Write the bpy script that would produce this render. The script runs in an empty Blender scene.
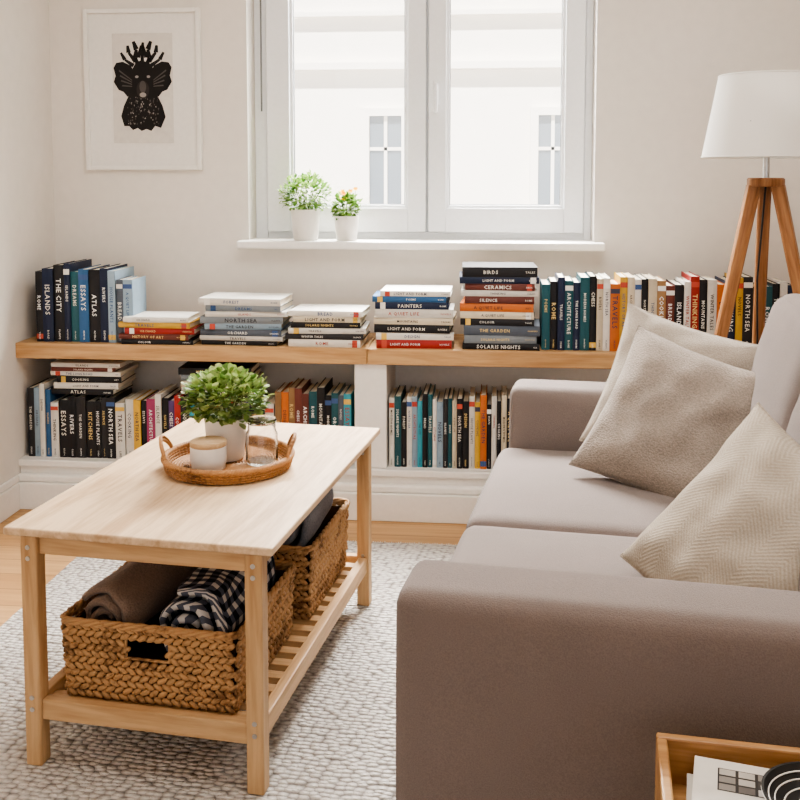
import bpy, bmesh, math, random
from mathutils import Vector, Matrix, noise
random.seed(7)
D=bpy.data; S=bpy.context.scene
R=math.radians
def lin(c):
    return tuple(((v/255)/12.92 if v/255<=0.04045 else ((v/255+0.055)/1.055)**2.4) for v in c)
def hx(s):
    return lin(tuple(int(s[i:i+2],16) for i in (0,2,4)))
# ---------------- materials ----------------
def newmat(name,col,rough=.6,spec=.3):
    m=D.materials.new(name); m.use_nodes=True
    b=m.node_tree.nodes['Principled BSDF']
    b.inputs['Base Color'].default_value=(*col,1); b.inputs['Roughness'].default_value=rough
    b.inputs['Specular IOR Level'].default_value=spec
    return m,m.node_tree.nodes,m.node_tree.links,b
def N(ns,t,**k):
    n=ns.new(t)
    for a,v in k.items():
        if a in n.inputs.keys(): n.inputs[a].default_value=v
        else: setattr(n,a,v)
    return n
def coords(ns,ls,scale=(1,1,1),kind='Object',rot=(0,0,0)):
    tc=ns.new('ShaderNodeTexCoord'); mp=ns.new('ShaderNodeMapping')
    mp.inputs['Scale'].default_value=scale; mp.inputs['Rotation'].default_value=rot
    ls.new(tc.outputs[kind],mp.inputs['Vector']); return mp.outputs['Vector']
def ramp(ns,ls,fac,stops):
    r=ns.new('ShaderNodeValToRGB'); e=r.color_ramp.elements
    while len(e)<len(stops): e.new(.5)
    for i,(p,c) in enumerate(stops):
        e[i].position=p; e[i].color=(*c,1)
    ls.new(fac,r.inputs['Fac']); return r.outputs['Color']
def bump(ns,ls,b,h,strength=.3,dist=.002):
    n=ns.new('ShaderNodeBump'); n.inputs['Strength'].default_value=strength; n.inputs['Distance'].default_value=dist
    ls.new(h,n.inputs['Height']); ls.new(n.outputs['Normal'],b.inputs['Normal'])
def plain(name,col,rough=.6,spec=.3,bs=0,bscale=60):
    m,ns,ls,b=newmat(name,col,rough,spec)
    v=coords(ns,ls)
    t=N(ns,'ShaderNodeTexNoise',Scale=bscale,Detail=3.0); ls.new(v,t.inputs['Vector'])
    c=ramp(ns,ls,t.outputs['Fac'],[(.2,tuple(x*.97 for x in col)),(.8,tuple(min(1,x*1.03) for x in col))])
    ls.new(c,b.inputs['Base Color'])
    if bs: bump(ns,ls,b,t.outputs['Fac'],bs)
    return m
def wood(name,c1,c2,axis='Y',scale=1.0,rough=.5,bs=.08):
    m,ns,ls,b=newmat(name,c1,rough,.35)
    sc={'X':(1.2,14,14),'Y':(14,1.2,14),'Z':(14,14,1.2)}[axis]
    v=coords(ns,ls,tuple(s*scale for s in sc))
    t=N(ns,'ShaderNodeTexNoise',Scale=1.6,Detail=6.0,Roughness=.6,Distortion=.6); ls.new(v,t.inputs['Vector'])
    t2=N(ns,'ShaderNodeTexNoise',Scale=9.0,Detail=3.0); ls.new(v,t2.inputs['Vector'])
    mx=N(ns,'ShaderNodeMath',operation='MULTIPLY_ADD'); mx.inputs[1].default_value=.35
    ls.new(t2.outputs['Fac'],mx.inputs[0]); ls.new(t.outputs['Fac'],mx.inputs[2])
    c=ramp(ns,ls,mx.outputs[0],[(.5,c2),(.8,c1)])
    ls.new(c,b.inputs['Base Color']); bump(ns,ls,b,mx.outputs[0],bs,.002); return m
def fabric(name,col,scale=350,bs=.5,var=.16,dist=.002,stretch=(1,1,1)):
    m,ns,ls,b=newmat(name,col,.92,.15)
    v=coords(ns,ls,stretch)
    t=N(ns,'ShaderNodeTexNoise',Scale=scale,Detail=2.0); ls.new(v,t.inputs['Vector'])
    t2=N(ns,'ShaderNodeTexNoise',Scale=6.0,Detail=2.0); ls.new(v,t2.inputs['Vector'])
    a=N(ns,'ShaderNodeMath',operation='MULTIPLY_ADD'); a.inputs[1].default_value=.3
    ls.new(t2.outputs['Fac'],a.inputs[0]); ls.new(t.outputs['Fac'],a.inputs[2])
    c=ramp(ns,ls,a.outputs[0],[(.4,tuple(x*(1-var) for x in col)),(.9,tuple(min(1,x*(1+var)) for x in col))])
    ls.new(c,b.inputs['Base Color']); bump(ns,ls,b,t.outputs['Fac'],bs,dist)
    b.inputs['Sheen Weight'].default_value=.12
    return m
def attrmat(name,rough=.55,spec=.3,transl=0):
    m,ns,ls,b=newmat(name,(1,1,1),rough,spec)
    a=ns.new('ShaderNodeAttribute'); a.attribute_name='Col'
    t=N(ns,'ShaderNodeTexNoise',Scale=40.0,Detail=2.0)
    ls.new(coords(ns,ls),t.inputs['Vector'])
    mm=N(ns,'ShaderNodeMapRange'); mm.inputs['To Min'].default_value=.88; mm.inputs['To Max'].default_value=1.1
    ls.new(t.outputs['Fac'],mm.inputs['Value'])
    mu=N(ns,'ShaderNodeVectorMath',operation='SCALE')
    ls.new(a.outputs['Color'],mu.inputs[0]); ls.new(mm.outputs[0],mu.inputs['Scale'])
    ls.new(mu.outputs[0],b.inputs['Base Color'])
    if transl:
        tr=ns.new('ShaderNodeBsdfTranslucent'); ls.new(mu.outputs[0],tr.inputs['Color'])
        mix=ns.new('ShaderNodeMixShader'); mix.inputs[0].default_value=transl
        out=[n for n in ns if n.type=='OUTPUT_MATERIAL'][0]
        ls.new(b.outputs[0],mix.inputs[1]); ls.new(tr.outputs[0],mix.inputs[2]); ls.new(mix.outputs[0],out.inputs[0])
    return m
# ---------------- mesh helpers ----------------
def link(o,parent=None):
    S.collection.objects.link(o)
    if parent: o.parent=parent
    return o
def empty(name,loc=(0,0,0),rz=0):
    o=D.objects.new(name,None); o.location=loc; o.rotation_euler=(0,0,rz); o.empty_display_size=.1
    S.collection.objects.link(o); return o
class MB:
    def __init__(s): s.v=[];s.f=[];s.c=[];s.uv=None
    def add(s,vs,fs,col=(1,1,1),M=None):
        o=len(s.v)
        if M is not None: vs=[M@Vector(p) for p in vs]
        s.v.extend([tuple(p) for p in vs])
        for f in fs: s.f.append([o+i for i in f]); s.c.append(col)
    def box(s,a,b,col=(1,1,1),M=None):
        x0,y0,z0=a;x1,y1,z1=b
        s.add([(x0,y0,z0),(x1,y0,z0),(x1,y1,z0),(x0,y1,z0),(x0,y0,z1),(x1,y0,z1),(x1,y1,z1),(x0,y1,z1)],
          [(3,2,1,0),(4,5,6,7),(0,1,5,4),(1,2,6,5),(2,3,7,6),(3,0,4,7)],col,M)
    def obj(s,name,mat,parent=None,smooth=False,loc=(0,0,0),rz=0):
        me=D.meshes.new(name); me.from_pydata(s.v,[],s.f)
        at=me.color_attributes.new(name='Col',type='FLOAT_COLOR',domain='CORNER')
        buf=[]
        for f,c in zip(s.f,s.c): buf.extend([c[0],c[1],c[2],1.0]*len(f))
        at.data.foreach_set('color',buf)
        if smooth: me.polygons.foreach_set('use_smooth',[True]*len(me.polygons))
        me.materials.append(mat); me.update()
        o=D.objects.new(name,me); o.location=loc; o.rotation_euler=(0,0,rz)
        return link(o,parent)
def box(name,a,b,mat,parent=None,bev=.003,seg=2,rot=None,loc=None):
    m=MB(); 
    c=[(a[i]+b[i])/2 for i in range(3)]
    m.box([a[i]-c[i] for i in range(3)],[b[i]-c[i] for i in range(3)])
    o=m.obj(name,mat,parent); o.location=loc or c
    if rot: o.rotation_euler=rot
    if bev:
        md=o.modifiers.new('b','BEVEL'); md.width=bev; md.segments=seg; md.limit_method='ANGLE'
    return o
def rbox(name,size,r,mat,parent,loc,rot=(0,0,0),n=18,crown=(0,0,0),wr=0,seed=0):
    """rounded, softly crowned upholstery block"""
    bm=bmesh.new(); bmesh.ops.create_cube(bm,size=2)
    bmesh.ops.subdivide_edges(bm,edges=bm.edges[:],cuts=n,use_grid_fill=True)
    h=[s/2 for s in size]
    for v in bm.verts:
        q=[v.co[i] for i in range(3)]
        q=[math.sin(x*math.pi/2) for x in q]
        p=Vector([q[i]*h[i] for i in range(3)])
        inn=Vector([max(-(h[i]-r),min(h[i]-r,p[i])) for i in range(3)])
        d=p-inn
        if d.length>1e-9: p=inn+d.normalized()*r
        for i in range(3):
            j,k=(i+1)%3,(i+2)%3
            w=(1-min(1,abs(q[j]))**2)*(1-min(1,abs(q[k]))**2)
            if crown[i]: p[i]+=q[i]*crown[i]*w
        if wr:
            nz=noise.noise(Vector(p)*6+Vector((seed,seed*2,0)))*wr+noise.noise(Vector(p)*18+Vector((seed,0,0)))*wr*.3
            p+=Vector(q).normalized()*nz
        v.co=p
    me=D.meshes.new(name); bm.to_mesh(me); bm.free()
    me.polygons.foreach_set('use_smooth',[True]*len(me.polygons)); me.materials.append(mat)
    o=D.objects.new(name,me); o.location=loc; o.rotation_euler=rot
    return link(o,parent)
def lathe(name,prof,mat,parent=None,loc=(0,0,0),seg=40):
    v=[];f=[]
    for r,z in prof:
        for i in range(seg):
            a=2*math.pi*i/seg; v.append((r*math.cos(a),r*math.sin(a),z))
    for k in range(len(prof)-1):
        for i in range(seg):
            j=(i+1)%seg; f.append((k*seg+i,k*seg+j,(k+1)*seg+j,(k+1)*seg+i))
    me=D.meshes.new(name); me.from_pydata(v,[],f)
    bm=bmesh.new(); bm.from_mesh(me); bmesh.ops.remove_doubles(bm,verts=bm.verts,dist=1e-6); bmesh.ops.recalc_face_normals(bm,faces=bm.faces); bm.to_mesh(me); bm.free()
    me.polygons.foreach_set('use_smooth',[True]*len(me.polygons)); me.materials.append(mat)
    o=D.objects.new(name,me); o.location=loc
    md=o.modifiers.new('e','EDGE_SPLIT'); md.split_angle=R(40)
    return link(o,parent)
def tube(name,pts,rad,mat,parent=None,cyc=False,res=3):
    cu=D.curves.new(name,'CURVE'); cu.dimensions='3D'; cu.bevel_depth=rad; cu.bevel_resolution=res; cu.use_fill_caps=True
    sp=cu.splines.new('POLY'); sp.points.add(len(pts)-1)
    for p,q in zip(sp.points,pts): p.co=(*q,1)
    sp.use_cyclic_u=cyc; sp.use_smooth=True
    cu.materials.append(mat); o=D.objects.new(name,cu); return link(o,parent)
def beam(name,p0,p1,w0,w1,mat,parent):
    """tapered round-cornered strut from p0 to p1"""
    p0=Vector(p0);p1=Vector(p1);d=p1-p0;L=d.length
    m=MB();ns=12;vs=[];fs=[]
    for k,(z,w) in enumerate(((0,w0*.8),(.004,w0),(L-.004,w1),(L,w1*.8))):
        for i in range(ns):
            a=2*math.pi*i/ns; c,s_=math.cos(a),math.sin(a)
            e=lambda t:math.copysign(abs(t)**.55,t)
            vs.append((w/2*e(c),w/2*e(s_),z))
    for k in range(3):
        for i in range(ns): j=(i+1)%ns; fs.append((k*ns+i,k*ns+j,(k+1)*ns+j,(k+1)*ns+i))
    fs.append(tuple(range(ns))[::-1]); fs.append(tuple(range(3*ns,4*ns)))
    m.add(vs,fs); o=m.obj(name,mat,parent,smooth=False)
    o.rotation_mode='QUATERNION'; o.rotation_quaternion=d.to_track_quat('Z','Y'); o.location=p0
    return o
# ---------------- materials list ----------------
M_wall=plain('wall_paint',lin((231,225,217)),.9,.1,.05,25)
M_white=plain('white_paint',lin((240,237,232)),.5,.3)
M_pvc=plain('window_frame_white',lin((240,242,244)),.35,.4)
M_gasket=plain('window_gasket',lin((120,122,124)),.6,.2)
M_ceil=plain('ceiling_paint',lin((240,238,234)),.9,.1)
M_tabtop=wood('birch_tabletop',lin((220,193,160)),lin((184,152,118)),'Y',1.0,.42)
M_legs=wood('birch_legs',lin((206,171,129)),lin((172,134,92)),'Z',1.0,.45)
M_railx=wood('birch_rail_x',lin((206,171,129)),lin((172,134,92)),'X',1.0,.45)
M_raily=wood('birch_rail_y',lin((206,171,129)),lin((172,134,92)),'Y',1.0,.45)
M_plank=wood('oak_plank',lin((202,164,118)),lin((168,126,82)),'X',1.0,.4)
M_lampw=wood('lamp_oak',lin((172,124,82)),lin((128,84,50)),'Z',1.4,.4)
M_crate=wood('crate_wood',lin((196,154,104)),lin((152,106,62)),'X',1.0,.4)
M_sofa=fabric('sofa_fabric',lin((125,114,109)),480,.7,.15,.0018)
M_pil1=fabric('linen_beige',lin((168,158,146)),260,.8,.15,.002)
M_knit=fabric('knit_beige',lin((150,139,129)),230,1.0,.24,.003)
M_steel,_,_,_b=newmat('steel',(.55,.55,.55),.3,.5); _b.inputs['Metallic'].default_value=1
M_dark=plain('dark_plastic',(.02,.02,.02),.4)
M_book=attrmat('book_covers',.5,.35)
M_leaf=attrmat('leaves',.45,.3,.3)
M_art=attrmat('print_ink',.7,.2)
M_ceramic=plain('white_ceramic',lin((236,232,226)),.35,.4)
M_soil=plain('soil',lin((60,44,34)),.95,.1,.8,150)
M_lid=wood('lid_wood',lin((206,176,138)),lin((180,146,108)),'X',2,.5)
def herring():
    m,ns,ls,b=newmat('herringbone_cream',lin((208,196,178)),.9,.1)
    v=coords(ns,ls)
    sp=ns.new('ShaderNodeSeparateXYZ'); ls.new(v,sp.inputs[0])
    def mth(op,a,bv):
        n=N(ns,'ShaderNodeMath',operation=op)
        for i,x in enumerate((a,bv)):
            if isinstance(x,(int,float)): n.inputs[i].default_value=x
            elif x is not None: ls.new(x,n.inputs[i])
        return n.outputs[0]
    pp=mth('PINGPONG',sp.outputs['X'],.050)
    s=mth('ADD',sp.outputs['Y'],mth('MULTIPLY',pp,1.0))
    w=mth('PINGPONG',s,.0045)
    w=mth('MULTIPLY',w,1/.0045)
    t=N(ns,'ShaderNodeTexNoise',Scale=260.0,Detail=2.0); ls.new(v,t.inputs['Vector'])
    w=mth('ADD',mth('MULTIPLY',w,.4),mth('MULTIPLY',t.outputs['Fac'],.8))
    c=ramp(ns,ls,w,[(.2,lin((152,141,127))),(.9,lin((180,170,156)))])
    ls.new(c,b.inputs['Base Color']); bump(ns,ls,b,w,.45,.002); return m
M_herr=herring()
def wicker(name,c1,c2,sc=90):
    m,ns,ls,b=newmat(name,c1,.6,.3)
    v=coords(ns,ls); t=N(ns,'ShaderNodeTexNoise',Scale=sc,Detail=4.0); ls.new(v,t.inputs['Vector'])
    t2=N(ns,'ShaderNodeTexNoise',Scale=14.0,Detail=1.0); ls.new(v,t2.inputs['Vector'])
    a=N(ns,'ShaderNodeMath',operation='ADD'); ls.new(t.outputs['Fac'],a.inputs[0]); ls.new(t2.outputs['Fac'],a.inputs[1])
    c=ramp(ns,ls,a.outputs[0],[(.72,c2),(1.25,c1)]); ls.new(c,b.inputs['Base Color']); bump(ns,ls,b,t.outputs['Fac'],.4,.002); return m
M_wick=wicker('seagrass',lin((184,144,100)),lin((118,84,52)))
M_ratt=wicker('rattan',lin((174,128,84)),lin((116,78,48)),120)
M_wickin=plain('basket_liner',lin((84,58,34)),.9,.1,.3,80)
def rugmat():
    m,ns,ls,b=newmat('wool_rug',lin((205,200,192)),.98,.05)
    v=coords(ns,ls,(1,1.45,1),rot=(0,0,.12))
    vo=N(ns,'ShaderNodeTexVoronoi',Scale=50.0); vo.inputs['Randomness'].default_value=.6; ls.new(v,vo.inputs['Vector'])
    t=N(ns,'ShaderNodeTexNoise',Scale=9.0,Detail=2.0); ls.new(v,t.inputs['Vector'])
    t3=N(ns,'ShaderNodeTexNoise',Scale=180.0,Detail=2.0); ls.new(v,t3.inputs['Vector'])
    a=N(ns,'ShaderNodeMath',operation='MULTIPLY_ADD'); a.inputs[1].default_value=.22
    ls.new(t.outputs['Fac'],a.inputs[0]); ls.new(vo.outputs['Distance'],a.inputs[2])
    a2=N(ns,'ShaderNodeMath',operation='MULTIPLY_ADD'); a2.inputs[1].default_value=.2
    ls.new(t3.outputs['Fac'],a2.inputs[0]); ls.new(a.outputs[0],a2.inputs[2])
    c=ramp(ns,ls,a2.outputs[0],[(.3,lin((220,215,208))),(.65,lin((202,196,189))),(1.0,lin((140,133,127)))])
    ls.new(c,b.inputs['Base Color'])
    inv=N(ns,'ShaderNodeMath',operation='SUBTRACT'); inv.inputs[0].default_value=1; ls.new(a2.outputs[0],inv.inputs[1])
    bump(ns,ls,b,inv.outputs[0],1.0,.017); return m
M_rug=rugmat()
def floormat():
    m,ns,ls,b=newmat('oak_floor',lin((200,158,110)),.35,.4)
    v=coords(ns,ls,(1,1,1))
    br=N(ns,'ShaderNodeTexBrick',offset=.37); 
    for k,x in (('Scale',1.0),('Mortar Size',.0015),('Brick Width',1.1),('Row Height',.11)): br.inputs[k].default_value=x
    br.inputs['Color1'].default_value=(*lin((206,166,118)),1); br.inputs['Color2'].default_value=(*lin((188,146,98)),1); br.inputs['Mortar'].default_value=(*lin((112,78,48)),1)
    ls.new(v,br.inputs['Vector'])
    v2=coords(ns,ls,(1.5,22,1)); t=N(ns,'ShaderNodeTexNoise',Scale=2.5,Detail=6.0); ls.new(v2,t.inputs['Vector'])
    g=ramp(ns,ls,t.outputs['Fac'],[(.3,(.78,.74,.7)),(.7,(1,1,1))])
    mx=N(ns,'ShaderNodeMix',data_type='RGBA',blend_type='MULTIPLY'); mx.inputs[0].default_value=1
    ls.new(br.outputs['Color'],mx.inputs[6]); ls.new(g,mx.inputs[7]); ls.new(mx.outputs[2],b.inputs['Base Color']); return m
M_floor=floormat()
def glass(name,rough=0,tint=(1,1,1)):
    m,ns,ls,b=newmat(name,tint,rough,.5); b.inputs['Transmission Weight'].default_value=1; b.inputs['IOR'].default_value=1.45; return m
M_glass=glass('jar_glass')
def pane():
    m=D.materials.new('window_glass'); m.use_nodes=True; ns=m.node_tree.nodes; ls=m.node_tree.links; ns.clear()
    o=ns.new('ShaderNodeOutputMaterial'); mix=ns.new('ShaderNodeMixShader'); mix.inputs[0].default_value=.04
    t=ns.new('ShaderNodeBsdfTransparent'); g=ns.new('ShaderNodeBsdfGlossy'); g.inputs['Roughness'].default_value=.02
    ls.new(t.outputs[0],mix.inputs[1]); ls.new(g.outputs[0],mix.inputs[2]); ls.new(mix.outputs[0],o.inputs[0]); return m
M_pane=pane()
def shade():
    m,ns,ls,b=newmat('lampshade_fabric',lin((244,242,238)),.9,.1)
    tr=ns.new('ShaderNodeBsdfTranslucent'); tr.inputs['Color'].default_value=(.9,.88,.84,1)
    mix=ns.new('ShaderNodeMixShader'); mix.inputs[0].default_value=.4
    out=[n for n in ns if n.type=='OUTPUT_MATERIAL'][0]
    t=N(ns,'ShaderNodeTexNoise',Scale=300.0); ls.new(coords(ns,ls),t.inputs['Vector']); bump(ns,ls,b,t.outputs['Fac'],.15)
    ls.new(b.outputs[0],mix.inputs[1]); ls.new(tr.outputs[0],mix.inputs[2]); ls.new(mix.outputs[0],out.inputs[0]); return m
M_shade=shade()
def gingham():
    m,ns,ls,b=newmat('gingham_wool',(.5,.5,.5),.95,.1)
    tc=ns.new('ShaderNodeTexCoord'); sp=ns.new('ShaderNodeSeparateXYZ'); ls.new(tc.outputs['UV'],sp.inputs[0])
    outs=[]
    for ax in ('X','Y'):
        a=N(ns,'ShaderNodeMath',operation='MULTIPLY'); a.inputs[1].default_value=1/.030; ls.new(sp.outputs[ax],a.inputs[0])
        f=N(ns,'ShaderNodeMath',operation='FRACT'); ls.new(a.outputs[0],f.inputs[0])
        g=N(ns,'ShaderNodeMath',operation='GREATER_THAN'); g.inputs[1].default_value=.46; ls.new(f.outputs[0],g.inputs[0]); outs.append(g.outputs[0])
    s=N(ns,'ShaderNodeMath',operation='ADD'); ls.new(outs[0],s.inputs[0]); ls.new(outs[1],s.inputs[1])
    h=N(ns,'ShaderNodeMath',operation='MULTIPLY'); h.inputs[1].default_value=.5; ls.new(s.outputs[0],h.inputs[0])
    c=ramp(ns,ls,h.outputs[0],[(0,lin((204,200,196))),(.5,lin((84,88,100))),(1,lin((22,25,34)))])
    ls.new(c,b.inputs['Base Color'])
    t=N(ns,'ShaderNodeTexNoise',Scale=250.0); ls.new(coords(ns,ls),t.inputs['Vector']); bump(ns,ls,b,t.outputs['Fac'],.6,.002); return m
M_ging=gingham()
M_taupe=fabric('taupe_wool',lin((136,117,104)),220,.9,.2,.003)
M_grey=fabric('grey_wool',lin((132,134,142)),220,.9,.25,.003)

# ---------------- room shell ----------------
XL,XR,YB,CH=-1.755,2.6,3.84,2.6
YF=-3.0
box('floor',(XL-.2,YF,-.1),(XR+.2,YB+.3,0),M_floor,bev=0)
box('ceiling',(XL-.2,YF,CH),(XR+.2,YB+.3,CH+.15),M_ceil,bev=0)
box('wall_left',(XL-.2,YF,0),(XL,YB+.3,CH),M_wall,bev=0)
box('wall_right',(XR,YF,0),(XR+.2,YB+.3,CH),M_wall,bev=0)
wx0,wx1,wz0,wz1=-.965,.369,.955,2.3
m=MB()
T=.22
m.box((XL,YB,0),(wx0,YB+T,CH)); m.box((wx1,YB,0),(XR,YB+T,CH)); m.box((wx0,YB,0),(wx1,YB+T,wz0)); m.box((wx0,YB,wz1),(wx1,YB+T,CH))
m.obj('wall_back',M_wall)
# window
W=empty('window_1')
Yw=3.95
def wbox(n,x0,x1,z0,z1,y0=0,y1=.05,bev=.004,mat=M_pvc): return box(n,(x0,Yw+y0,z0),(x1,Yw+y1,z1),mat,W,bev)
wbox('frame_left',wx0,wx0+.05,.956,wz1,.01,.08); wbox('frame_right',wx1-.03,wx1,.956,wz1,.01,.08)
wbox('frame_bottom',wx0+.0505,wx1-.0305,.956,1.002,.012,.078); wbox('frame_top',wx0+.0505,wx1-.0305,wz1-.04,wz1,.012,.078)
wbox('frame_mid',-.285,-.255,1.003,wz1-.041,.022,.076)
def sash(n,x0,x1,sw0,sw1):
    z0,z1=1.003,wz1-.041
    wbox(n+'_stile_a',x0,x0+sw0,z0,z1,-.015,.045); wbox(n+'_stile_b',x1-sw1,x1,z0,z1,-.015,.045)
    wbox(n+'_rail_low',x0+sw0,x1-sw1,z0,z0+.095,-.0145,.0445,.001); wbox(n+'_rail_top',x0+sw0,x1-sw1,z1-.09,z1,-.0145,.0445,.001)
    bx0,bx1,bz0,bz1=x0+sw0,x1-sw1,z0+.095,z1-.09
    wbox(n+'_bead1',bx0-.002,bx0+.012,bz0,bz1,0,.03,.002); wbox(n+'_bead2',bx1-.012,bx1+.002,bz0,bz1,0,.03,.002); wbox(n+'_bead3',bx0+.012,bx1-.012,bz0-.002,bz0+.012,.001,.029,.002)
    wbox(n+'_gasket1',bx0+.011,bx0+.015,bz0+.01,bz1,.008,.020,0,M_gasket); wbox(n+'_gasket2',bx1-.015,bx1-.011,bz0+.01,bz1,.008,.020,0,M_gasket); wbox(n+'_gasket3',bx0+.015,bx1-.015,bz0+.011,bz0+.015,.008,.020,0,M_gasket)
    wbox(n+'_glass',bx0,bx1,bz0,bz1,.012,.016,0,M_pane)
sash('sash_l',-.912,-.277,.093,.072); sash('sash_r',-.267,.336,.07,.075)
wbox('handle_plate',-.249,-.225,1.50,1.60,-.025,-.014,.004); wbox('handle_lever',-.245,-.229,1.47,1.585,-.055,-.038,.006); wbox('handle_neck',-.243,-.231,1.56,1.582,-.045,-.02,.003)
tube('blind_cord',[(-.93,3.93,2.28),(-.93,3.93,1.48)],.0035,M_gasket,W); 
box('window_sill',(-.997,3.765,.945),(.405,3.96,.975),M_white,bev=.006)
# cabinet
CF=3.48; PT=.615; PB=.558
C=empty('built_in_bookcase')
def cb(n,a,b,mat=M_white,bev=.002): return box(n,a,b,mat,C,bev)
XE=2.2; XC=XL+.001; YC=YB-.001
cb('plank_left',(XC,CF,PB),(-.4535,YC,PT),M_plank,.003); cb('plank_right',(-.452,CF,PB),(XE,YC,PT),M_plank,.003)
cb('base',(XC,CF+.01,0),(XE,YB-.02,.18)); 
cb('divider',(-.5,CF+.015,.18),(-.385,YB-.02,PB))
cb('divider2',(.75,CF+.015,.18),(.865,YB-.02,PB)); cb('end_panel',(XE-.05,CF+.015,.18),(XE,YB-.02,PB))
cb('back_panel',(XC,YB-.022,.18),(XE,YB-.002,PB))
cb('base_lip',(XC,CF-.005,.155),(XE,CF+.02,.18),bev=.004)
box('baseboard_back',(XL,CF-.03,0),(XE,CF+.01,.10),M_white,bev=.003)
box('trim_1',(XL,CF-.02,.10),(XE,CF+.01,.128),M_white,bev=.008,seg=3)
box('baseboard_left',(XL,YF,0),(XL+.018,CF-.03,.10),M_white,bev=.003)
box('trim_2',(XL,YF,.10),(XL+.012,CF-.02,.128),M_white,bev=.006,seg=3)

# picture
P=empty('framed_animal_print',(-1.376,YB,1.56))
pw,ph=.2325,.3115
for n,a,b in (('frame_l',(-pw,-.025,-ph),(-pw+.016,0,ph)),('frame_r',(pw-.016,-.025,-ph),(pw,0,ph)),('frame_b',(-pw+.016,-.0248,-ph),(pw-.016,0,-ph+.016)),('frame_t',(-pw+.016,-.0248,ph-.016),(pw-.016,0,ph))):
    box(n,a,b,M_white,P,.0015)
box('mat_board',(-pw+.01,-.008,-ph+.01),(pw-.01,-.002,ph-.01),plain('mat_board_white',lin((236,233,228)),.9,.1),P,0)
am=MB()
k=.0039
def poly(pts,col,y):
    vs=[((px-143.5)*k,y,(90-py)*k) for px,py in pts]; am.add(vs,[tuple(range(len(vs)))],col)
poly([(112,34),(174,34),(174,143),(112,143)],lin((218,213,206)),-.0095)
BK=lin((34,32,32)); G1=lin((84,80,78)); G2=lin((156,150,144))
def ell(cx,cy,rx,ry,col,y,n=22,rot=0,wob=0):
    pts=[]
    for i in range(n):
        a=2*math.pi*i/n; q=1+wob*math.sin(5*a+cx)
        x,z=rx*q*math.cos(a),ry*q*math.sin(a); pts.append((cx+x*math.cos(rot)-z*math.sin(rot),cy+x*math.sin(rot)+z*math.cos(rot)))
    poly(pts,col,y)
for sgn in (-1,1):
    X=lambda d:143+sgn*d
    poly([(X(6),76),(X(12),66),(X(20),62),(X(27),63),(X(30),68),(X(28),76),(X(30),82),(X(25),90),(X(20),92),(X(16),97),(X(9),90)],BK,-.0100)
    for j in range(4): poly([(X(11),80+j*2),(X(24-j),70+j*5),(X(24.6-j),71.4+j*5),(X(11),81+j*2)],G1,-.0104)
def strip(pts,w):
    for (x0,y0),(x1,y1) in zip(pts,pts[1:]):
        dx,dy=x1-x0,y1-y0; L=math.hypot(dx,dy); nx,ny=-dy/L*w,dx/L*w
        poly([(x0+nx,y0+ny),(x1+nx*.55,y1+ny*.55),(x1-nx*.55,y1-ny*.55),(x0-nx,y0-ny)],BK,-.0103)
for sgn in (-1,1):
    X=lambda d:143+sgn*d
    strip([(X(4),68),(X(7),58),(X(6),50),(X(9),42)],2.8)
    strip([(X(7),62),(X(14),53),(X(15),46)],2.4); strip([(X(9),66),(X(18),60),(X(22),53)],2.1); strip([(X(4),58),(X(1),46)],2.0)
strip([(143,66),(143,50),(144,43)],2.2)
ell(143,76,12,15,BK,-.0102,wob=.03)
poly([(133,84),(128,96),(123,106),(120,116),(123,126),(128,126),(132,130),(137,128),(141,131),(146,129),(151,131),(155,126),(161,128),(166,117),(163,106),(158,96),(153,84)],BK,-.0101)
ell(143,90,6.5,9,lin((52,49,48)),-.0104); ell(143,95,3.4,2.4,G2,-.0106); ell(143,87,3.5,6,G1,-.0105)
ell(137,77,1.8,1.3,G2,-.0106); ell(149,77,1.8,1.3,G2,-.0106)
for i in range(110):
    ell(143+random.uniform(-16,16),110+random.uniform(-13,15),random.uniform(.3,.8),random.uniform(.4,1.2),random.choice((G1,G1,G2)),-.0106,7)
am.obj('print',M_art,P)

# ---------------- books ----------------
GL={}
def glyph(ch):
    if ch in GL: return GL[ch]
    cu=D.curves.new('g','FONT'); cu.body=ch; cu.size=1; cu.resolution_u=1; cu.offset=.015
    o=D.objects.new('g',cu); S.collection.objects.link(o)
    bpy.context.view_layer.update()
    me=D.meshes.new_from_object(o.evaluated_get(bpy.context.evaluated_depsgraph_get()))
    vs=[(v.co.x,v.co.y) for v in me.vertices]; fs=[tuple(p.vertices) for p in me.polygons]
    mx=max((v[0] for v in vs),default=.3)
    D.objects.remove(o); D.meshes.remove(me); D.curves.remove(cu)
    GL[ch]=(vs,fs,mx+.1); return GL[ch]
WORDS="HISTORY OF ART|MODERN HOMES|THE GARDEN|COOKING|ATLAS|DESIGN|NORTH SEA|THE LONG ROAD|POEMS|ISLANDS|LIGHT AND FORM|ARCHITECTURE|SILENCE|TRAVELS|WINTER TALES|RIVERS|MEMOIR|CERAMICS|THE CITY|COLOUR|MOUNTAINS|ESSAYS|CHESS|SOLARIS NIGHTS|HOUSE PLANTS|BREAD|ORCHARD|PAINTERS|A QUIET LIFE|FOREST|THINKING|NOVELS|ROME|BIRDS|KITCHENS|DREAMS".split('|')
def darkness(c): return (c[0]*.3+c[1]*.6+c[2]*.1)
def text(mb,s,M,size,maxlen,col,yo):
    w=sum((.3 if ch==' ' else glyph(ch)[2]) for ch in s)
    sz=min(size,maxlen/w)
    return w*sz,sz
def put_text(mb,s,M,cx,ztop,sz,col,yo):
    pos=0
    for ch in s:
        if ch==' ': pos+=.3; continue
        vs,fs,ad=glyph(ch)
        mb.add([(cx+(v[1]-.35)*sz,yo,ztop-(pos+v[0])*sz) for v in vs],fs,col,M); pos+=ad
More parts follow.
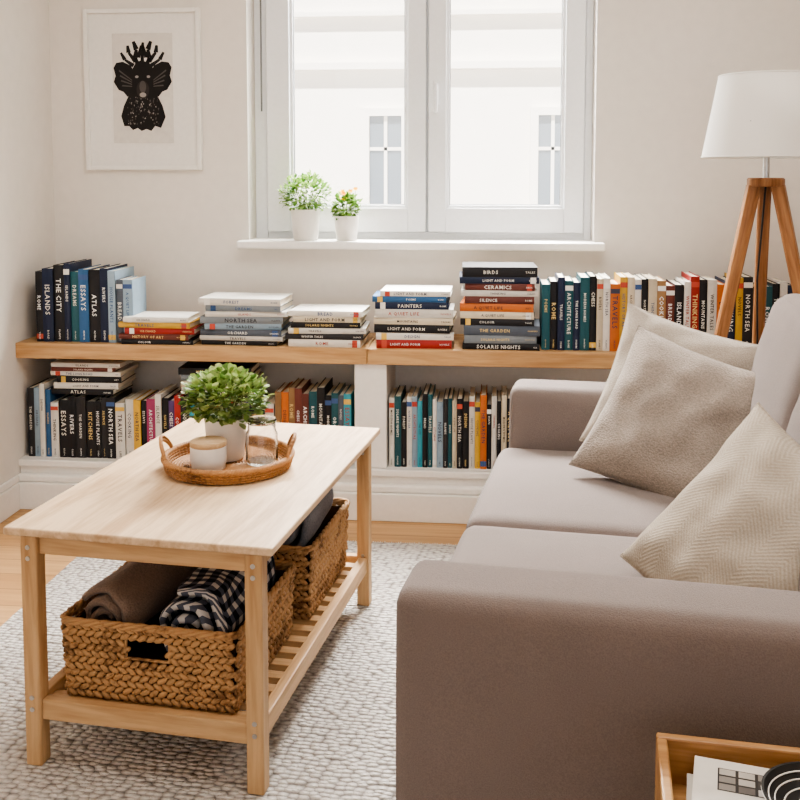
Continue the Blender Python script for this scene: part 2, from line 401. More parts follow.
def book(mb,w,h,d,col,M,style=None):
    t=.0025; bl=.0025
    pg=lin(random.choice([(224,215,196),(230,224,210),(214,202,180)])); 
    mb.box((0,.003,0),(t,d,h),col,M); mb.box((w-t,.003,0),(w,d,h),col,M)
    n=5; vs=[];fs=[]
    prof=[(w*i/(n-1), .003-bl*math.sin(math.pi*i/(n-1))-.001) for i in range(n)]+[(w,.006),(0,.006)]
    kx=len(prof)
    for z in (0,h): vs+= [(x,y,z) for x,y in prof]
    for i in range(kx): j=(i+1)%kx; fs.append((i,j,kx+j,kx+i))
    fs.append(tuple(range(kx))[::-1]); fs.append(tuple(range(kx,2*kx)))
    mb.add(vs,fs,col,M)
    mb.box((t,.005,.003),(w-t,d-.004,h-.003),pg,M)
    dk=darkness(col)<.22
    tc=random.choice([(.8,.78,.72),(.85,.85,.82),(.7,.52,.22),(.75,.72,.65),(.8,.8,.8)]) if dk else random.choice([(.02,.02,.03),(.05,.05,.08),(.35,.05,.04),(.03,.08,.2),(.03,.03,.03)])
    yo=-.0012
    if random.random()<.4:
        bc=random.choice([tc,(.8,.78,.74),(.5,.08,.05),(.05,.1,.25),(.7,.45,.1)])
        z0=random.choice([h*.04,h*.86]); mb.add([(w*.02,yo+.0003,z0),(w*.98,yo+.0003,z0),(w*.98,yo+.0003,z0+h*.07),(w*.02,yo+.0003,z0+h*.07)],[(0,1,2,3)],bc,M)
    s=random.choice(WORDS)
    big=random.choice([.5,.6,.7,.8])
    L,sz=text(mb,s,M,min(w*big,.026),h*random.choice([.4,.5,.6]),tc,yo)
    put_text(mb,s,M,w/2,h*.83-max(0,h*.62-L)*random.random()*.6,sz,tc,yo)
    if w>.014:
        s2=random.choice(WORDS).split()[-1]; L2,sz2=text(mb,s2,M,w*.32,h*.13,tc,yo)
        put_text(mb,s2,M,w/2,h*.03+L2,sz2,tc,yo)
pal={'k':'1c1c20','n':'1c2844','t':'24565f','b':'32608e','l':'94aabb','g':'7f868c','w':'dedad2','c':'d2c6ae','r':'a0302c','o':'c46c34','y':'d0a644','m':'6c3a32','p':'a8406c','e':'3c603f','s':'565e6a','a':'987652','v':'5a4474','d':'2b2b2e','q':'3a94a6'}
def col(ch):
    c=hx(pal[ch]); j=random.uniform(.8,1.05); return tuple(min(.9,x*j) for x in c)
def row(name,x0,x1,seq,hs,z,yf,dmax=.2,wr=(.018,.032)):
    mb=MB(); x=x0; i=0
    ws=[random.uniform(*wr) for _ in seq]; sc=(x1-x0)/sum(ws)
    for i,ch in enumerate(seq):
        w=ws[i]*sc-.0008; h=hs*random.uniform(.87,1.0)
        book(mb,w,h,dmax*random.uniform(.85,1),col(ch),Matrix.Translation((x,yf+random.uniform(0,.008),z))); x+=ws[i]*sc
    return mb.obj(name,M_book)
def stack(name,x0,x1,top,seq,z,yf,d=.2,inset=None):
    mb=MB(); ws=[random.uniform(.75,1.3) for _ in seq]; sc=(top-z)/sum(ws); zz=z
    cx=(x0+x1)/2; Wd=x1-x0
    for i,ch in enumerate(seq):   # bottom -> top
        th=ws[i]*sc; wl=Wd*random.uniform(.86,1.0)*(1-.02*i/len(seq))
        ox=random.uniform(-.012,.012)
        Rm=Matrix(((0,0,-1,0),(0,1,0,0),(1,0,0,0),(0,0,0,1)))
        M=Matrix.Translation((cx+ox,yf+.1,zz))@Matrix.Rotation(random.uniform(-.05,.05),4,'Z')@Matrix.Translation((wl/2,-.1,0))@Rm
        book(mb,th-.0006,wl,d*random.uniform(.85,1),col(ch),M); zz+=th
    return mb.obj(name,M_book)
TY=CF+.035
row('book_row',-1.690,-1.385,'knkntbknl',.290,PT,TY,.22)
row('book_row',-1.383,-1.322,'sl',.262,PT,TY,.16)
stack('book_stack',-1.360,-1.085,.715,'kmryw',PT,CF+.012,.18)
stack('book_stack',-1.065,-.755,.785,'kwslgwgw',PT,CF+.025,.22)
stack('book_stack',-.742,-.458,.745,'wdwkcw',PT,CF+.02,.2)
stack('book_stack',-.438,-.152,.820,'rwkcwnbw',PT,CF+.02,.2)
stack('book_stack',-.128,.155,.908,'kgskcomwmnk',PT,CF+.02,.21)
row('book_row',.162,1.02,'tkntntkcwoycwkcamkwrkwonydktkwn',.265,PT,TY,.2,(.024,.036))
LZ=.18; LY=CF+.035
row('book_row',-1.735,-1.645,'dlwb',.280,LZ,LY,.2)
row('book_row',-1.643,-1.36,'wkkdkkdkw',.235,LZ,LY,.2)
stack('book_stack',-1.65,-1.375,.535,'kwkwmw',LZ+.2355,LY+.012,.2)
row('book_row',-1.358,-1.09,'wykpwkvrdq',.25,LZ,LY,.2)
row('book_row',-1.088,-.80,'wkobrwnkkw',.24,LZ,LY,.2)
stack('book_stack',-1.16,-.87,.525,'wcgk',LZ+.2505,LY+.012,.2)
row('book_row',-.795,-.515,'aoammtkktsq',.285,LZ,LY,.2,(.02,.034))
row('book_row',-.378,.30,'wtkwlqktwldtckkwyokwkckwddwkbwktaw',.268,LZ,LY,.2)

# ---------------- coffee table ----------------
TR=R(-6.3)
TO=(-.997,1.900)
TM=Matrix.Translation((TO[0],TO[1],0))@Matrix.Rotation(TR,4,'Z')
Tb=empty('coffee_table',(TO[0],TO[1],0),TR)
TW,TL,TH=.577,.930,.519
def tb(n,a,b,mat,bev=.003,seg=2): return box(n,a,b,mat,Tb,bev,seg)
tb('top',(0,0,TH-.017),(TW,TL,TH),M_tabtop,.004,3)
lw=.036; ix=.034; iy=.006
legs=[(ix,iy),(TW-ix-lw+.01,iy),(ix,TL-iy-lw),(TW-ix-lw+.01,TL-iy-lw)]
for i,(x,y) in enumerate(legs): tb('leg_%d'%(i+1),(x,y,0.013),(x+lw,y+lw,TH-.017),M_legs,.004,3)
for i,(x,y) in enumerate(legs):
    for z in (.455,.478,.135,.16):
        o=lathe('cap',[(0,.0),(.005,.0),(.005,.002),(0,.002)],M_steel,Tb,(x+lw/2,y,z),12); o.rotation_euler=(R(90),0,0)
X0,X1=ix,TW-ix+.01
tb('apron_front',(X0+lw,iy+.012,TH-.058),(X1-lw,iy+.032,TH-.017),M_railx); tb('apron_back',(X0+lw,TL-iy-.032,TH-.058),(X1-lw,TL-iy-.012,TH-.017),M_railx)
tb('apron_left',(X0+.012,iy+lw,TH-.058),(X0+.032,TL-iy-lw,TH-.017),M_raily); tb('apron_right',(X1-.032,iy+lw,TH-.058),(X1-.012,TL-iy-lw,TH-.017),M_raily)
sz0,sz1=.112,.155
tb('rail_front',(X0+lw,iy+.006,sz0),(X1-lw,iy+.030,sz1),M_railx); tb('rail_back',(X0+lw,TL-iy-.030,sz0),(X1-lw,TL-iy-.006,sz1),M_railx)
tb('rail_left',(X0+.006,iy+lw,sz0),(X0+.030,TL-iy-lw,sz1),M_raily); tb('rail_right',(X1-.030,iy+lw,sz0),(X1-.006,TL-iy-lw,sz1),M_raily)
ny=15
for i in range(ny):
    y=iy+.045+i*(TL-2*iy-.12)/(ny-1); tb('slat_%d'%i,(X0+.030,y,.125),(X1-.030,y+.03,.141),M_railx,.002)
# ---------------- baskets ----------------
def basket(name,x0,y0,w,l,h,z0,hole=True):
    B=empty(name,(0,0,0))
    B.matrix_world=TM@Matrix.Translation((x0,y0,z0))
    mb=MB(); rows=int(h/.0150); rh=h/rows
    ev=[];ef=[];ns,nr=8,5
    for a in range(1,nr):
        ph=math.pi*a/nr
        for b_ in range(ns):
            t=2*math.pi*b_/ns; ev.append((math.cos(ph),math.sin(ph)*math.cos(t),math.sin(ph)*math.sin(t)))
    ev.append((1,0,0)); ev.append((-1,0,0)); i0,i1=len(ev)-2,len(ev)-1
    for a in range(nr-2):
        for b_ in range(ns): c=(b_+1)%ns; ef.append((a*ns+b_,a*ns+c,(a+1)*ns+c,(a+1)*ns+b_))
    for b_ in range(ns): c=(b_+1)%ns; ef.append((i0,c,b_)); ef.append((i1,(nr-2)*ns+b_,(nr-2)*ns+c))
    hc=w*.5; hw=.048; hz0=h*.58; hz1=h*.84
    sides=[((0,0),(w,0),0),((w,0),(w,l),90),((w,l),(0,l),180),((0,l),(0,0),270)]
    for si,(p,q,ang) in enumerate(sides):
        L=math.hypot(q[0]-p[0],q[1]-p[1]); n=round(L/.0195); st=L/n
        for r_ in range(rows):
            z=(r_+.5)*rh
            for i in range(n+ (1 if r_%2 else 0)):
                s=(i+ (0 if r_%2 else .5))*st
                s=min(max(s,.004),L-.004)
                if hole and si in(0,2) and abs(s-L/2)<hw and hz0<z<hz1: continue
                flare=.02*z/h
                tlt=R(30 if r_%2 else -30)+random.uniform(-.12,.12)
                M=Matrix.Rotation(R(ang),4,'Z')
                c=Vector((p[0]+(q[0]-p[0])*s/L,p[1]+(q[1]-p[1])*s/L,z))
                out=Vector((math.sin(R(ang)),-math.cos(R(ang)),0))
                c+=out*(flare*.5+random.uniform(-.001,.001))
                Mt=Matrix.Translation(c)@M@Matrix.Rotation(-tlt,4,'Y')@Matrix.Diagonal((st*.68,.0055,rh*.46,1))
                mb.add(ev,ef,(1,1,1),Mt)
    o=mb.obj('weave',M_wick,B,smooth=True)
    t=.004; ins=.004
    def lb(n,a,b_): box(n,a,b_,M_wickin,B,0)
    lb('bottom',(ins,ins,0),(w-ins,l-ins,.006)); lb('side_l',(ins,ins,0),(ins+t,l-ins,h-.01)); lb('side_r',(w-ins-t,ins,0),(w-ins,l-ins,h-.01))
    for y in (ins,l-ins-t):
        if hole:
            lb('p1',(ins,y,0),(w-ins,y+t,hz0-.003)); lb('p2',(ins,y,hz0-.003),(hc-hw-.006,y+t,h-.01)); lb('p3',(hc+hw+.006,y,hz0-.003),(w-ins,y+t,h-.01)); lb('p4',(hc-hw-.006,y,hz1+.003),(hc+hw+.006,y+t,h-.01))
        else: lb('p',(ins,y,0),(w-ins,y+t,h-.01))
    path=[];f=.01;rr=.02
    cor=[(-f+rr,-f+rr,180),(w+f-rr,-f+rr,270),(w+f-rr,l+f-rr,0),(-f+rr,l+f-rr,90)]
    pts=[]
    for cx,cy,a0 in cor:
        for j in range(6):
            a=R(a0+j*18); pts.append(Vector((cx+rr*math.cos(a),cy+rr*math.sin(a),h)))
    pts.append(pts[0]); seg=[]; 
    for a,b_ in zip(pts,pts[1:]):
        n=max(1,int((b_-a).length/.006)); 
        for j in range(n): seg.append(a.lerp(b_,j/n))
    for phs in (0,2.09,4.19):
        q=[]
        for i,p in enumerate(seg):
            an=i*.45+phs; nx=seg[(i+1)%len(seg)]-seg[i-1]; nx.normalize(); side=Vector((nx.y,-nx.x,0))
            q.append(p+side*math.cos(an)*.0042+Vector((0,0,math.sin(an)*.0042)))
        tube('rim',q,.0045,M_wick,B,True,2)
    if hole:
        for y in (-.006,l+.006):
            tube('hole_edge',[(hc-hw,y,hz0),(hc-hw*1.0,y,hz1),(hc+hw,y,hz1),(hc+hw,y,hz0)],.004,M_wick,B,True,2)
    return B
b1=basket('woven_basket',.102,.062,.37,.36,.165,.144)
b2=basket('woven_basket',.128,.50,.365,.35,.180,.144)
def roll(name,Rr,L,turns,mat,x,y,z,rot,sq=.85,seed=0,th=.012):
    nv=int(turns*28); nl=30; verts=[];faces=[];uv=[]
    for j in range(nl+1):
        v=j/nl; s=0; prev=None
        for i in range(nv+1):
            th_=2*math.pi*turns*i/nv; r=Rr*(.18+.82*i/nv)
            e=min(v,1-v); edge=1-.10*max(0,1-e/.08)**2
            p=Vector((r*edge*math.cos(th_),(v-.5)*L,r*edge*sq*math.sin(th_)))
            nn=noise.noise(Vector((math.cos(th_)*1.5+seed,p.y*9,math.sin(th_)*1.5)))*.016*(i/nv)
            p.x+=nn; p.z+=nn*.8; p.y+=.008*math.sin(th_*1.3+seed)*(1 if v in(0,1) else .5)
            if prev is not None: s+=(Vector((p.x,0,p.z))-prev).length
            prev=Vector((p.x,0,p.z)); verts.append(p); uv.append((s,v*L))
    for j in range(nl):
        for i in range(nv):
            a=j*(nv+1)+i; faces.append((a,a+1,a+nv+2,a+nv+1))
    me=D.meshes.new(name); me.from_pydata([tuple(p) for p in verts],[],faces)
    ul=me.uv_layers.new(name='UVMap')
    for lp in me.loops: ul.data[lp.index].uv=uv[lp.vertex_index]
    me.polygons.foreach_set('use_smooth',[True]*len(me.polygons)); me.materials.append(mat)
    o=D.objects.new(name,me); link(o)
    o.matrix_world=TM@Matrix.Translation((x,y,z))@Matrix.Rotation(rot,4,'Z')
    md=o.modifiers.new('s','SOLIDIFY'); md.thickness=th; md.offset=0
    return o
roll('rolled_taupe_blanket',.070,.30,2.4,M_taupe,.184,.245,.298,R(-6),.9,1)
roll('rolled_gingham_blanket',.092,.31,2.3,M_ging,.366,.237,.303,R(-1),.82,2)
roll('rolled_grey_blanket',.092,.29,2.3,M_grey,.395,.672,.350,R(3),.85,3)
roll('rolled_grey_blanket',.070,.29,2.3,M_grey,.218,.672,.325,R(-3),.85,4)

# ---------------- tray & tabletop things ----------------
tx,ty,tz=-.648,2.350,TH
Tr=empty('rattan_tray',(tx,ty,tz)); Tr.scale=(.91,.91,.78)
lathe('base',[(0,.002),(.155,.002),(.155,.010),(0,.010)],M_ratt,Tr,seg=64)
for r in [x*.008 for x in range(2,20)]:
    tube('coil',[(r*math.cos(a*math.pi/24),r*math.sin(a*math.pi/24),.011) for a in range(48)],.0035,M_ratt,Tr,True,1)
for kz in range(4):
    for ph_ in (0,math.pi):
        q=[]
        for i in range(288):
            a=2*math.pi*i/288; rr=.160+kz*.0022+.0045*math.sin(a*36+ph_+kz*math.pi); q.append((rr*math.cos(a),rr*math.sin(a),.007+kz*.0085))
        tube('weave',q,.0042,M_ratt,Tr,True,1)
for ph_ in (0,2.1,4.2):
    q=[]
    for i in range(400):
        a=2*math.pi*i/400; rr=.169+.005*math.cos(a*50+ph_); q.append((rr*math.cos(a),rr*math.sin(a),.040+.005*math.sin(a*50+ph_)))
    tube('rim',q,.0045,M_ratt,Tr,True,2)
for sg,a0 in ((1,R(190)),(-1,R(10))):
    for dr in (0,.011):
        q=[]
        for i in range(25):
            t=i/24; a=a0+(t-.5)*.75; hh=.038+(.062-dr)*math.sin(math.pi*t)**.6; rr=.170+.008*math.sin(math.pi*t)
            q.append((rr*math.cos(a),rr*math.sin(a),hh))
        tube('handle',q,.005,M_ratt,Tr,False,3)
def leaf(mb,p,d,up,L,Wd,colr):
    d=d.normalized(); sd=d.cross(up); 
    if sd.length<1e-4: sd=Vector((1,0,0))
    sd.normalize(); nn=sd.cross(d)
    a=p; pts=[a,a+d*L*.3+sd*Wd*.42+nn*L*.06,a+d*L*.72+sd*Wd*.42+nn*L*.08,a+d*L-nn*L*.05,a+d*L*.72-sd*Wd*.42+nn*L*.08,a+d*L*.3-sd*Wd*.42+nn*L*.06,a+d*L*.3,a+d*L*.7]
    mb.add(pts,[(0,6,1),(6,7,2,1),(7,3,2),(0,5,6),(6,5,4,7),(7,4,3)],colr)
def foliage(name,parent,c,rx,rz,n,L,cols,stems=18,base=(0,0,0),wf=.75):
    mb=MB(); c=Vector(c); base=Vector(base)
    for i in range(n):
        while True:
            q=Vector((random.uniform(-1,1),random.uniform(-1,1),random.uniform(-.75,1)))
            if .4<q.length<1: break
        bumpy=1+.22*noise.noise(q*3+Vector((n,0,0)))
        p=c+Vector((q.x*rx,q.y*rx,q.z*rz))*bumpy
        d=(q.normalized()+Vector((random.uniform(-.8,.8),random.uniform(-.8,.8),random.uniform(-.3,.9)))*.8)
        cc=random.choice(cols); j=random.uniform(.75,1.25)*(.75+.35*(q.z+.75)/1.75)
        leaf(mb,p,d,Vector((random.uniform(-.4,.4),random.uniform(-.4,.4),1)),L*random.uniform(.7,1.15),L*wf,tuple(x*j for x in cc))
    mb.obj('leaves',M_leaf,parent)
    sm=MB()
    for i in range(stems):
        a=random.uniform(0,6.28); rr=random.uniform(.3,.9)
        e=c+Vector((math.cos(a)*rx*rr,math.sin(a)*rx*rr,random.uniform(-.2,.6)*rz)); s=base+Vector((math.cos(a)*.015,math.sin(a)*.015,0))
        w=.0012; v=[]
        for pnt in (s,s.lerp(e,.5)+Vector((0,0,.008)),e):
            v+=[pnt+Vector((w,0,0)),pnt+Vector((-w*.5,w,0)),pnt+Vector((-w*.5,-w,0))]
        sm.add(v,[(a_+b_*3,(a_+1)%3+b_*3,(a_+1)%3+b_*3+3,a_+b_*3+3) for b_ in (0,1) for a_ in range(3)],lin((96,104,58)))
    sm.obj('stems',M_leaf,parent)
g=[hx('7f9a52'),hx('98ae66'),hx('5c7a3c'),hx('aebc7c')]
TZ=TH+.011
Pt=empty('potted_plant',(-.665,2.390,TZ))
lathe('pot',[(0,0),(.040,0),(.044,.004),(.053,.10),(.053,.104),(.049,.104),(.048,.09),(0,.09)],M_ceramic,Pt)
lathe('soil',[(0,.091),(.047,.091)],M_soil,Pt)
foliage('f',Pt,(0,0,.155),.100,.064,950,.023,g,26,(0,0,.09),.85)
Cn=empty('lidded_cup',(-.680,2.288,TZ))
lathe('cup',[(0,0),(.034,0),(.040,.006),(.043,.03),(.043,.060),(.0395,.060),(.039,.05),(0,.05)],M_ceramic,Cn)
lathe('lid',[(0,.060),(.043,.060),(.0435,.062),(.0435,.070),(.042,.072),(0,.072)],M_lid,Cn)
Jr=empty('glass_jar',(-.566,2.355,TZ))
lathe('glass',[(0,0),(.034,0),(.038,.004),(.039,.012),(.039,.075),(.034,.085),(.034,.100),(.036,.102),(.034,.104),(.0315,.102),(.0315,.084),(.0362,.074),(.0362,.014),(.034,.008),(0,.008)],M_glass,Jr)
lathe('glass_lid',[(0,.1045),(.036,.1045),(.037,.108),(.034,.112),(0,.113)],M_glass,Jr)
# sill plants
P1=empty('potted_herb',(-.740,3.845,.975))
lathe('pot',[(0,0),(.044,0),(.047,.003),(.058,.115),(.058,.12),(.053,.12),(.052,.105),(0,.105)],M_ceramic,P1)
g2=[hx('7a9e44'),hx('5e8436'),hx('8caa58'),hx('446a2a')]
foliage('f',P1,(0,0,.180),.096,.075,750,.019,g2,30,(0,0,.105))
P2=empty('potted_flowers',(-.579,3.845,.975))
lathe('pot',[(0,0),(.038,0),(.040,.003),(.048,.09),(.048,.095),(.044,.095),(.043,.085),(0,.085)],M_ceramic,P2)
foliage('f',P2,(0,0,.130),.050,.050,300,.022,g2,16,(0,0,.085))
fl=MB()
for i in range(9):
    a=random.uniform(0,6.28); r=random.uniform(.01,.045); c=Vector((r*math.cos(a),r*math.sin(a)-.012,.176+random.uniform(-.022,.026)))
    fc=random.choice([hx('e8a010'),hx('ecb820'),hx('ecb820')])
    for j in range(6):
        b_=j*math.pi/3; leaf(fl,c,Vector((math.cos(b_),math.sin(b_)*.6-.3,.6*math.sin(b_)+.3)),Vector((0,-.5,1)),.013,.011,fc)
    fl.box((c.x-.0008,c.y-.0008,.11),(c.x+.0008,c.y+.0008,c.z),hx('6f8f45'))
fl.obj('blossoms',M_leaf,P2)

# ---------------- rug ----------------
rg=box('area_rug',(-1.33,.2,0.001),(1.9,3.22,.013),M_rug,None,.004)
fr=MB()
for i in range(420):
    x=-1.32+i*3.21/420; y=3.22; fr.box((x,y-.002,.002),(x+.003,y+.022+random.uniform(-.005,.005),.006),hx('d8d2c8'))
fr.obj('fringe',M_leaf,rg).location=(-rg.location[0],-rg.location[1],-rg.location[2])

# ---------------- sofa ----------------
SR=R(-7.5)
SX,SY=-.153,1.478
So=empty('sofa',(SX,SY,0),SR)
SD=.95; SL=1.65; AT=.158
rbox('arm_near',(SD,AT,.55),.028,M_sofa,So,(SD/2,AT/2,.325),n=20,crown=(.004,.004,.004))
rbox('arm_far',(SD,AT,.55),.028,M_sofa,So,(SD/2,SL-AT/2,.325),n=20,crown=(.004,.004,.004))
rbox('base',(SD-.04,SL-2*AT+.02,.22),.02,M_sofa,So,(SD/2,SL/2,.16),n=8)
rbox('back_frame',(.18,SL-2*AT+.02,.70),.04,M_sofa,So,(SD-.10,SL/2,.42),n=14)
cl=(SL-2*AT)/2
for i in range(2):
    yc=AT+cl*(i+.5)
    rbox('seat_cushion_%d'%(i+1),(.68,cl-.006,.16),.035,M_sofa,So,(.315,yc,.345),n=22,crown=(.006,.002,.012),wr=.003,seed=i*3)
    rbox('back_cushion_%d'%(i+1),(.17,cl-.01,.50),.06,M_sofa,So,(.762,yc,.66),rot=(0,R(14),0),n=22,crown=(.03,.004,.012),wr=.008,seed=i*5+1)
for i,(x,y) in enumerate(((.05,.05),(.9,.05),(.05,1.6),(.9,1.6))): box('foot_%d'%(i+1),(x-.025,y-.025,.0135),(x+.025,y+.025,.06),M_dark,So,.004)
def s2w(u,v,z): 
    return Vector((SX+u*math.cos(SR)-v*math.sin(SR),SY+u*math.sin(SR)+v*math.cos(SR),z))
def pillow(name,size,thick,mat,c,nrm,rollang,seed=0):
    n=40; vs=[];fs=[]
    def pt(i,j,sg):
        x=math.sin((i/n-.5)*math.pi); y=math.sin((j/n-.5)*math.pi)
        bx=max(0,1-abs(x)**2.6); by=max(0,1-abs(y)**2.6)
        z=sg*thick*(bx*by)**.55
        px=x*size/2*(1-.085*(1-y*y)**1.0*abs(x)); py=y*size/2*(1-.085*(1-x*x)*abs(y))
        nz=noise.noise(Vector((x*2.2+seed,y*2.2,sg)))*.016*(bx*by)**.4+noise.noise(Vector((x*4+seed,y*4,sg*2)))*.009*(bx*by)**.3
        cr=math.sin((math.atan2(abs(y)-1.05,abs(x)-1.05))*22+seed)*.0035*(abs(x*y))**1.5*(bx*by)**.15
        return (px,py,z+nz+sg*cr)
    top={};
    for i in range(n+1):
        for j in range(n+1):
            top[(i,j,1)]=len(vs); vs.append(pt(i,j,1))
    for i in range(n+1):
        for j in range(n+1):
            if i in(0,n) or j in(0,n): top[(i,j,-1)]=top[(i,j,1)]
            else: top[(i,j,-1)]=len(vs); vs.append(pt(i,j,-1))
    for i in range(n):
        for j in range(n):
            fs.append((top[i,j,1],top[i+1,j,1],top[i+1,j+1,1],top[i,j+1,1])); fs.append((top[i,j,-1],top[i,j+1,-1],top[i+1,j+1,-1],top[i+1,j,-1]))
    mb=MB(); mb.add(vs,fs); o=mb.obj(name,mat,None,True)
    bd=[vs[top[i,0,1]] for i in range(n)]+[vs[top[n,j,1]] for j in range(n)]+[vs[top[n-i,n,1]] for i in range(n)]+[vs[top[0,n-j,1]] for j in range(n)]
    tube('seam',bd,.0022,mat,o,True,1)
    nrm=Vector(nrm).normalized(); z=Vector((0,0,1)); x=z.cross(nrm).normalized(); y=nrm.cross(x)
    Mr=Matrix((x,y,nrm)).transposed().to_4x4()
    o.matrix_world=Matrix.Translation(c)@Mr@Matrix.Rotation(rollang,4,'Z')
    return o
pillow('throw_pillow',.42,.06,M_pil1,s2w(.475,1.39,.622),(-.30,-.85,.35),R(-14),1)
pillow('throw_pillow',.43,.075,M_knit,s2w(.475,1.20,.588),(-.34,-.85,.55),R(-17),5)
pillow('throw_pillow',.41,.08,M_herr,s2w(.580,.43,.558),(-.66,-.60,.58),R(-24),9)

# ---------------- floor lamp ----------------
Lp=empty('tripod_floor_lamp',(.828,3.19,0))
lathe('shade',[(.193,1.284),(.147,1.535),(.1445,1.535),(.1905,1.284),(.193,1.284)],M_shade,Lp,seg=64)
tube('shade_ring_top',[(.146*math.cos(a*math.pi/24),.146*math.sin(a*math.pi/24),1.534) for a in range(48)],.003,M_shade,Lp,True)
tube('shade_ring_bottom',[(.192*math.cos(a*math.pi/24),.192*math.sin(a*math.pi/24),1.286) for a in range(48)],.003,M_shade,Lp,True)
tube('stem',[(0,0,1.2),(0,0,1.36)],.010,M_steel,Lp)
lathe('socket',[(0,1.33),(.02,1.33),(.02,1.39),(0,1.39)],M_ceramic,Lp)
lathe('bulb',[(0,1.39),(.012,1.39),(.03,1.42),(.03,1.44),(.018,1.465),(0,1.47)],M_ceramic,Lp)
for a in (0,120,240): tube('spider',[(0,0,1.39),(.175*math.cos(R(a)),.175*math.sin(R(a)),1.39)],.0018,M_steel,Lp)
lathe('head_plate',[(0,1.195),(.052,1.195),(.056,1.2),(.056,1.218),(.052,1.222),(0,1.222)],M_lampw,Lp)
for i,(a,fr_) in enumerate(((184,.265),(335,.30),(80,.24))):
    c,s_=math.cos(R(a)),math.sin(R(a))
    beam('leg_%d'%(i+1),(.036*c,.036*s_,1.20),(fr_*c,fr_*s_,.002),.042,.030,M_lampw,Lp)
tube('cord',[(.0,.0,1.2),(-.01,.03,.9),(.01,.06,.5),(.03,.12,.01)],.003,M_dark,Lp)

# ---------------- side tray table with magazines ----------------
K=empty('wooden_tray_table',(.222,1.335,0),R(-6))
KM=Matrix.Translation((.222,1.335,0))@Matrix.Rotation(R(-6),4,'Z')
kw,kd,kh=.42,.38,.48
box('base_board',(0,-kd,kh-.075),(kw,0,kh-.063),M_crate,K,.002)
t=.014
box('side_back',(0,-t,kh-.075),(kw,0,kh),M_crate,K,.003); box('side_front',(0,-kd,kh-.075),(kw,-kd+t,kh),M_crate,K,.003)
box('side_left',(0,-kd+t,kh-.075),(t,-t,kh),M_crate,K,.003); box('side_right',(kw-t,-kd+t,kh-.075),(kw,-t,kh),M_crate,K,.003)
for i,(x,y) in enumerate(((.0,-.035),(kw-.035,-.035),(0,-kd),(kw-.035,-kd))): box('leg_%d'%(i+1),(x,y,.0135),(x+.035,y+.035,kh-.075),M_legs,K,.003)
Mg=MB(); z=kh-.0625
def mag(x,y,w,h,t_,ang,c1,c2,zz,pics=True):
    M=Matrix.Translation((x,y,zz))@Matrix.Rotation(ang,4,'Z')
    Mg.box((-w/2,-h/2,0),(w/2,h/2,t_),hx('cfcac0'),M); Mg.box((-w/2-.001,-h/2-.001,t_),(w/2+.001,h/2+.001,t_+.0012),c1,M)
    if not pics: return
    e=t_+.0012
    x0,x1,y0,y1=-w*.36,w*.10,h*.20,h*.42
    Mg.add([(x0,y0,e+.0003),(x1,y0,e+.0003),(x1,y1,e+.0003),(x0,y1,e+.0003)],[(0,1,2,3)],c2,M)
    for i in range(4):
        for j in range(3): 
            cw=(x1-x0)/4; chh=(y1-y0)/3; xx=x0+i*cw+cw*.08; yy=y0+j*chh+chh*.1
            Mg.add([(xx,yy,e+.0006),(xx+cw*.84,yy,e+.0006),(xx+cw*.84,yy+chh*.8,e+.0006),(xx,yy+chh*.8,e+.0006)],[(0,1,2,3)],hx(random.choice(['b9b4ac','8f8a84','6f6a66','cac6c0','4a4744'])),M)
    for j in range(5):
        yy=h*(.39-.035*j); ww=w*random.uniform(.14,.26)
        Mg.add([(w*.14,yy,e+.0004),(w*.14+ww,yy,e+.0004),(w*.14+ww,yy+h*.010,e+.0004),(w*.14,yy+h*.010,e+.0004)],[(0,1,2,3)],hx('6f6a66'),M)
mag(.135,-.150,.21,.23,.022,R(-5),hx('cdc8be'),hx('57534e'),z,False)
mag(.138,-.150,.205,.225,.024,R(-7),hx('dedad2'),hx('3a3836'),z+.0235)
Mo=Mg.obj('magazine_stack',M_book,None); Mo.matrix_world=KM
# shallow dark dish with thin pale rings, resting on the magazines
Hd=empty('striped_black_bowl'); Hd.matrix_world=KM@Matrix.Translation((.190,-.128,z+.0235+.0262))
lathe('bowl',[(0,0),(.035,0),(.050,.004),(.066,.014),(.072,.026),(.069,.026),(.062,.016),(.046,.008),(0,.006)],M_dark,Hd,seg=48)
for r,zz in ((.0585,.009),(.0665,.0145),(.0712,.024)): tube('stripe',[(r*math.cos(a*math.pi/24),r*math.sin(a*math.pi/24),zz) for a in range(48)],.0010,M_ceramic,Hd,True,1)
for r,zz in ((.030,.0075),(.045,.0085),(.056,.013),(.0635,.0185)): tube('stripe_in',[(r*math.cos(a*math.pi/24),r*math.sin(a*math.pi/24),zz) for a in range(48)],.0010,M_ceramic,Hd,True,1)

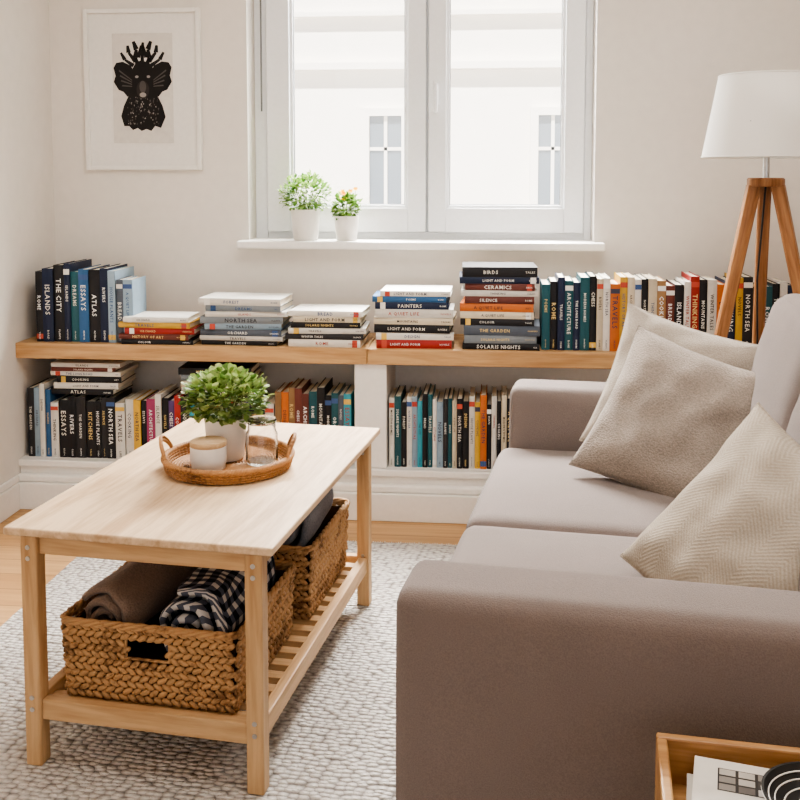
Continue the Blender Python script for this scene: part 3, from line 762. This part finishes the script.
# ---------------- outside ----------------
M_fac=plain('facade_render',lin((232,227,220)),.9,.1,.3,6)
M_fwin=plain('facade_window_grey',lin((104,112,120)),.3,.5)
F=empty('building_facade')
box('facade_wall',(-14,9,-4),(14,9.4,9),M_fac,F,0)
def fwin(x0,x1,z0,z1):
    box('fw_glass',(x0,8.985,z0),(x1,9.0,z1),M_fwin,F,0)
    box('fw_l',(x0-.07,8.94,z0-.05),(x0,9,z1+.07),M_fac,F,0); box('fw_r',(x1,8.94,z0-.05),(x1+.07,9,z1+.07),M_fac,F,0)
    box('fw_t',(x0,8.94,z1),(x1,9,z1+.07),M_fac,F,0)
    box('fw_m',((x0+x1)/2-.015,8.97,z0),((x0+x1)/2+.015,9,z1),M_fac,F,0)
    box('fw_h',(x0,8.97,z0+(z1-z0)*.62),(x1,9,z0+(z1-z0)*.62+.03),M_fac,F,0)
    box('fw_s',(x0-.14,8.86,z0-.11),(x1+.14,9,z0-.05),M_fac,F,0)
fwin(-1.139,-.849,.93,1.74); fwin(.365,.62,.93,1.74); fwin(-3.6,-3.2,.93,1.74); fwin(2.2,2.5,.93,1.74)
box('cornice1',(-14,8.90,2.15),(14,9,2.21),M_fac,F,0); box('cornice2',(-14,8.92,2.62),(14,9,2.66),M_fac,F,0)
box('street_ground',(-14,4.3,-4.1),(14,9,-4),M_fac,None,0)

# ---------------- lights ----------------
w=D.worlds.new('World'); S.world=w; w.use_nodes=True
bg=w.node_tree.nodes['Background']; bg.inputs[0].default_value=(.95,.97,1,1); bg.inputs[1].default_value=1.35
def light(name,t,loc,rot,energy,**k):
    l=D.lights.new(name,t); l.energy=energy
    for a,v in k.items(): setattr(l,a,v)
    o=D.objects.new(name,l); o.location=loc; o.rotation_euler=rot; return link(o)
light('sun','SUN',(0,0,6),(R(32),0,R(-8)),17,angle=R(2),color=(1,.97,.93))
light('sky_fill_outside','AREA',(-.3,4.9,3.1),(R(-52),0,0),1700,shape='RECTANGLE',size=2.6,size_y=1.4,color=(1,.975,.94))  # added area lamp above the window outside, out of view, simulating sky light
light('ceiling_fill','AREA',(.0,1.9,2.55),(0,0,0),40,shape='RECTANGLE',size=1.4,size_y=1.4,color=(1,.955,.90))  # added soft interior fill below the ceiling, no fixture modelled
S.view_settings.look='AgX - Medium High Contrast'

# ---------------- camera ----------------
cd=D.cameras.new('Camera'); cd.sensor_width=36; cd.lens=45; cd.shift_y=-149.3/800; cd.clip_start=.05
co=D.objects.new('Camera',cd); co.location=(0,0,1.24); co.rotation_euler=(R(90-4.5),0,R(5.5)); link(co); S.camera=co
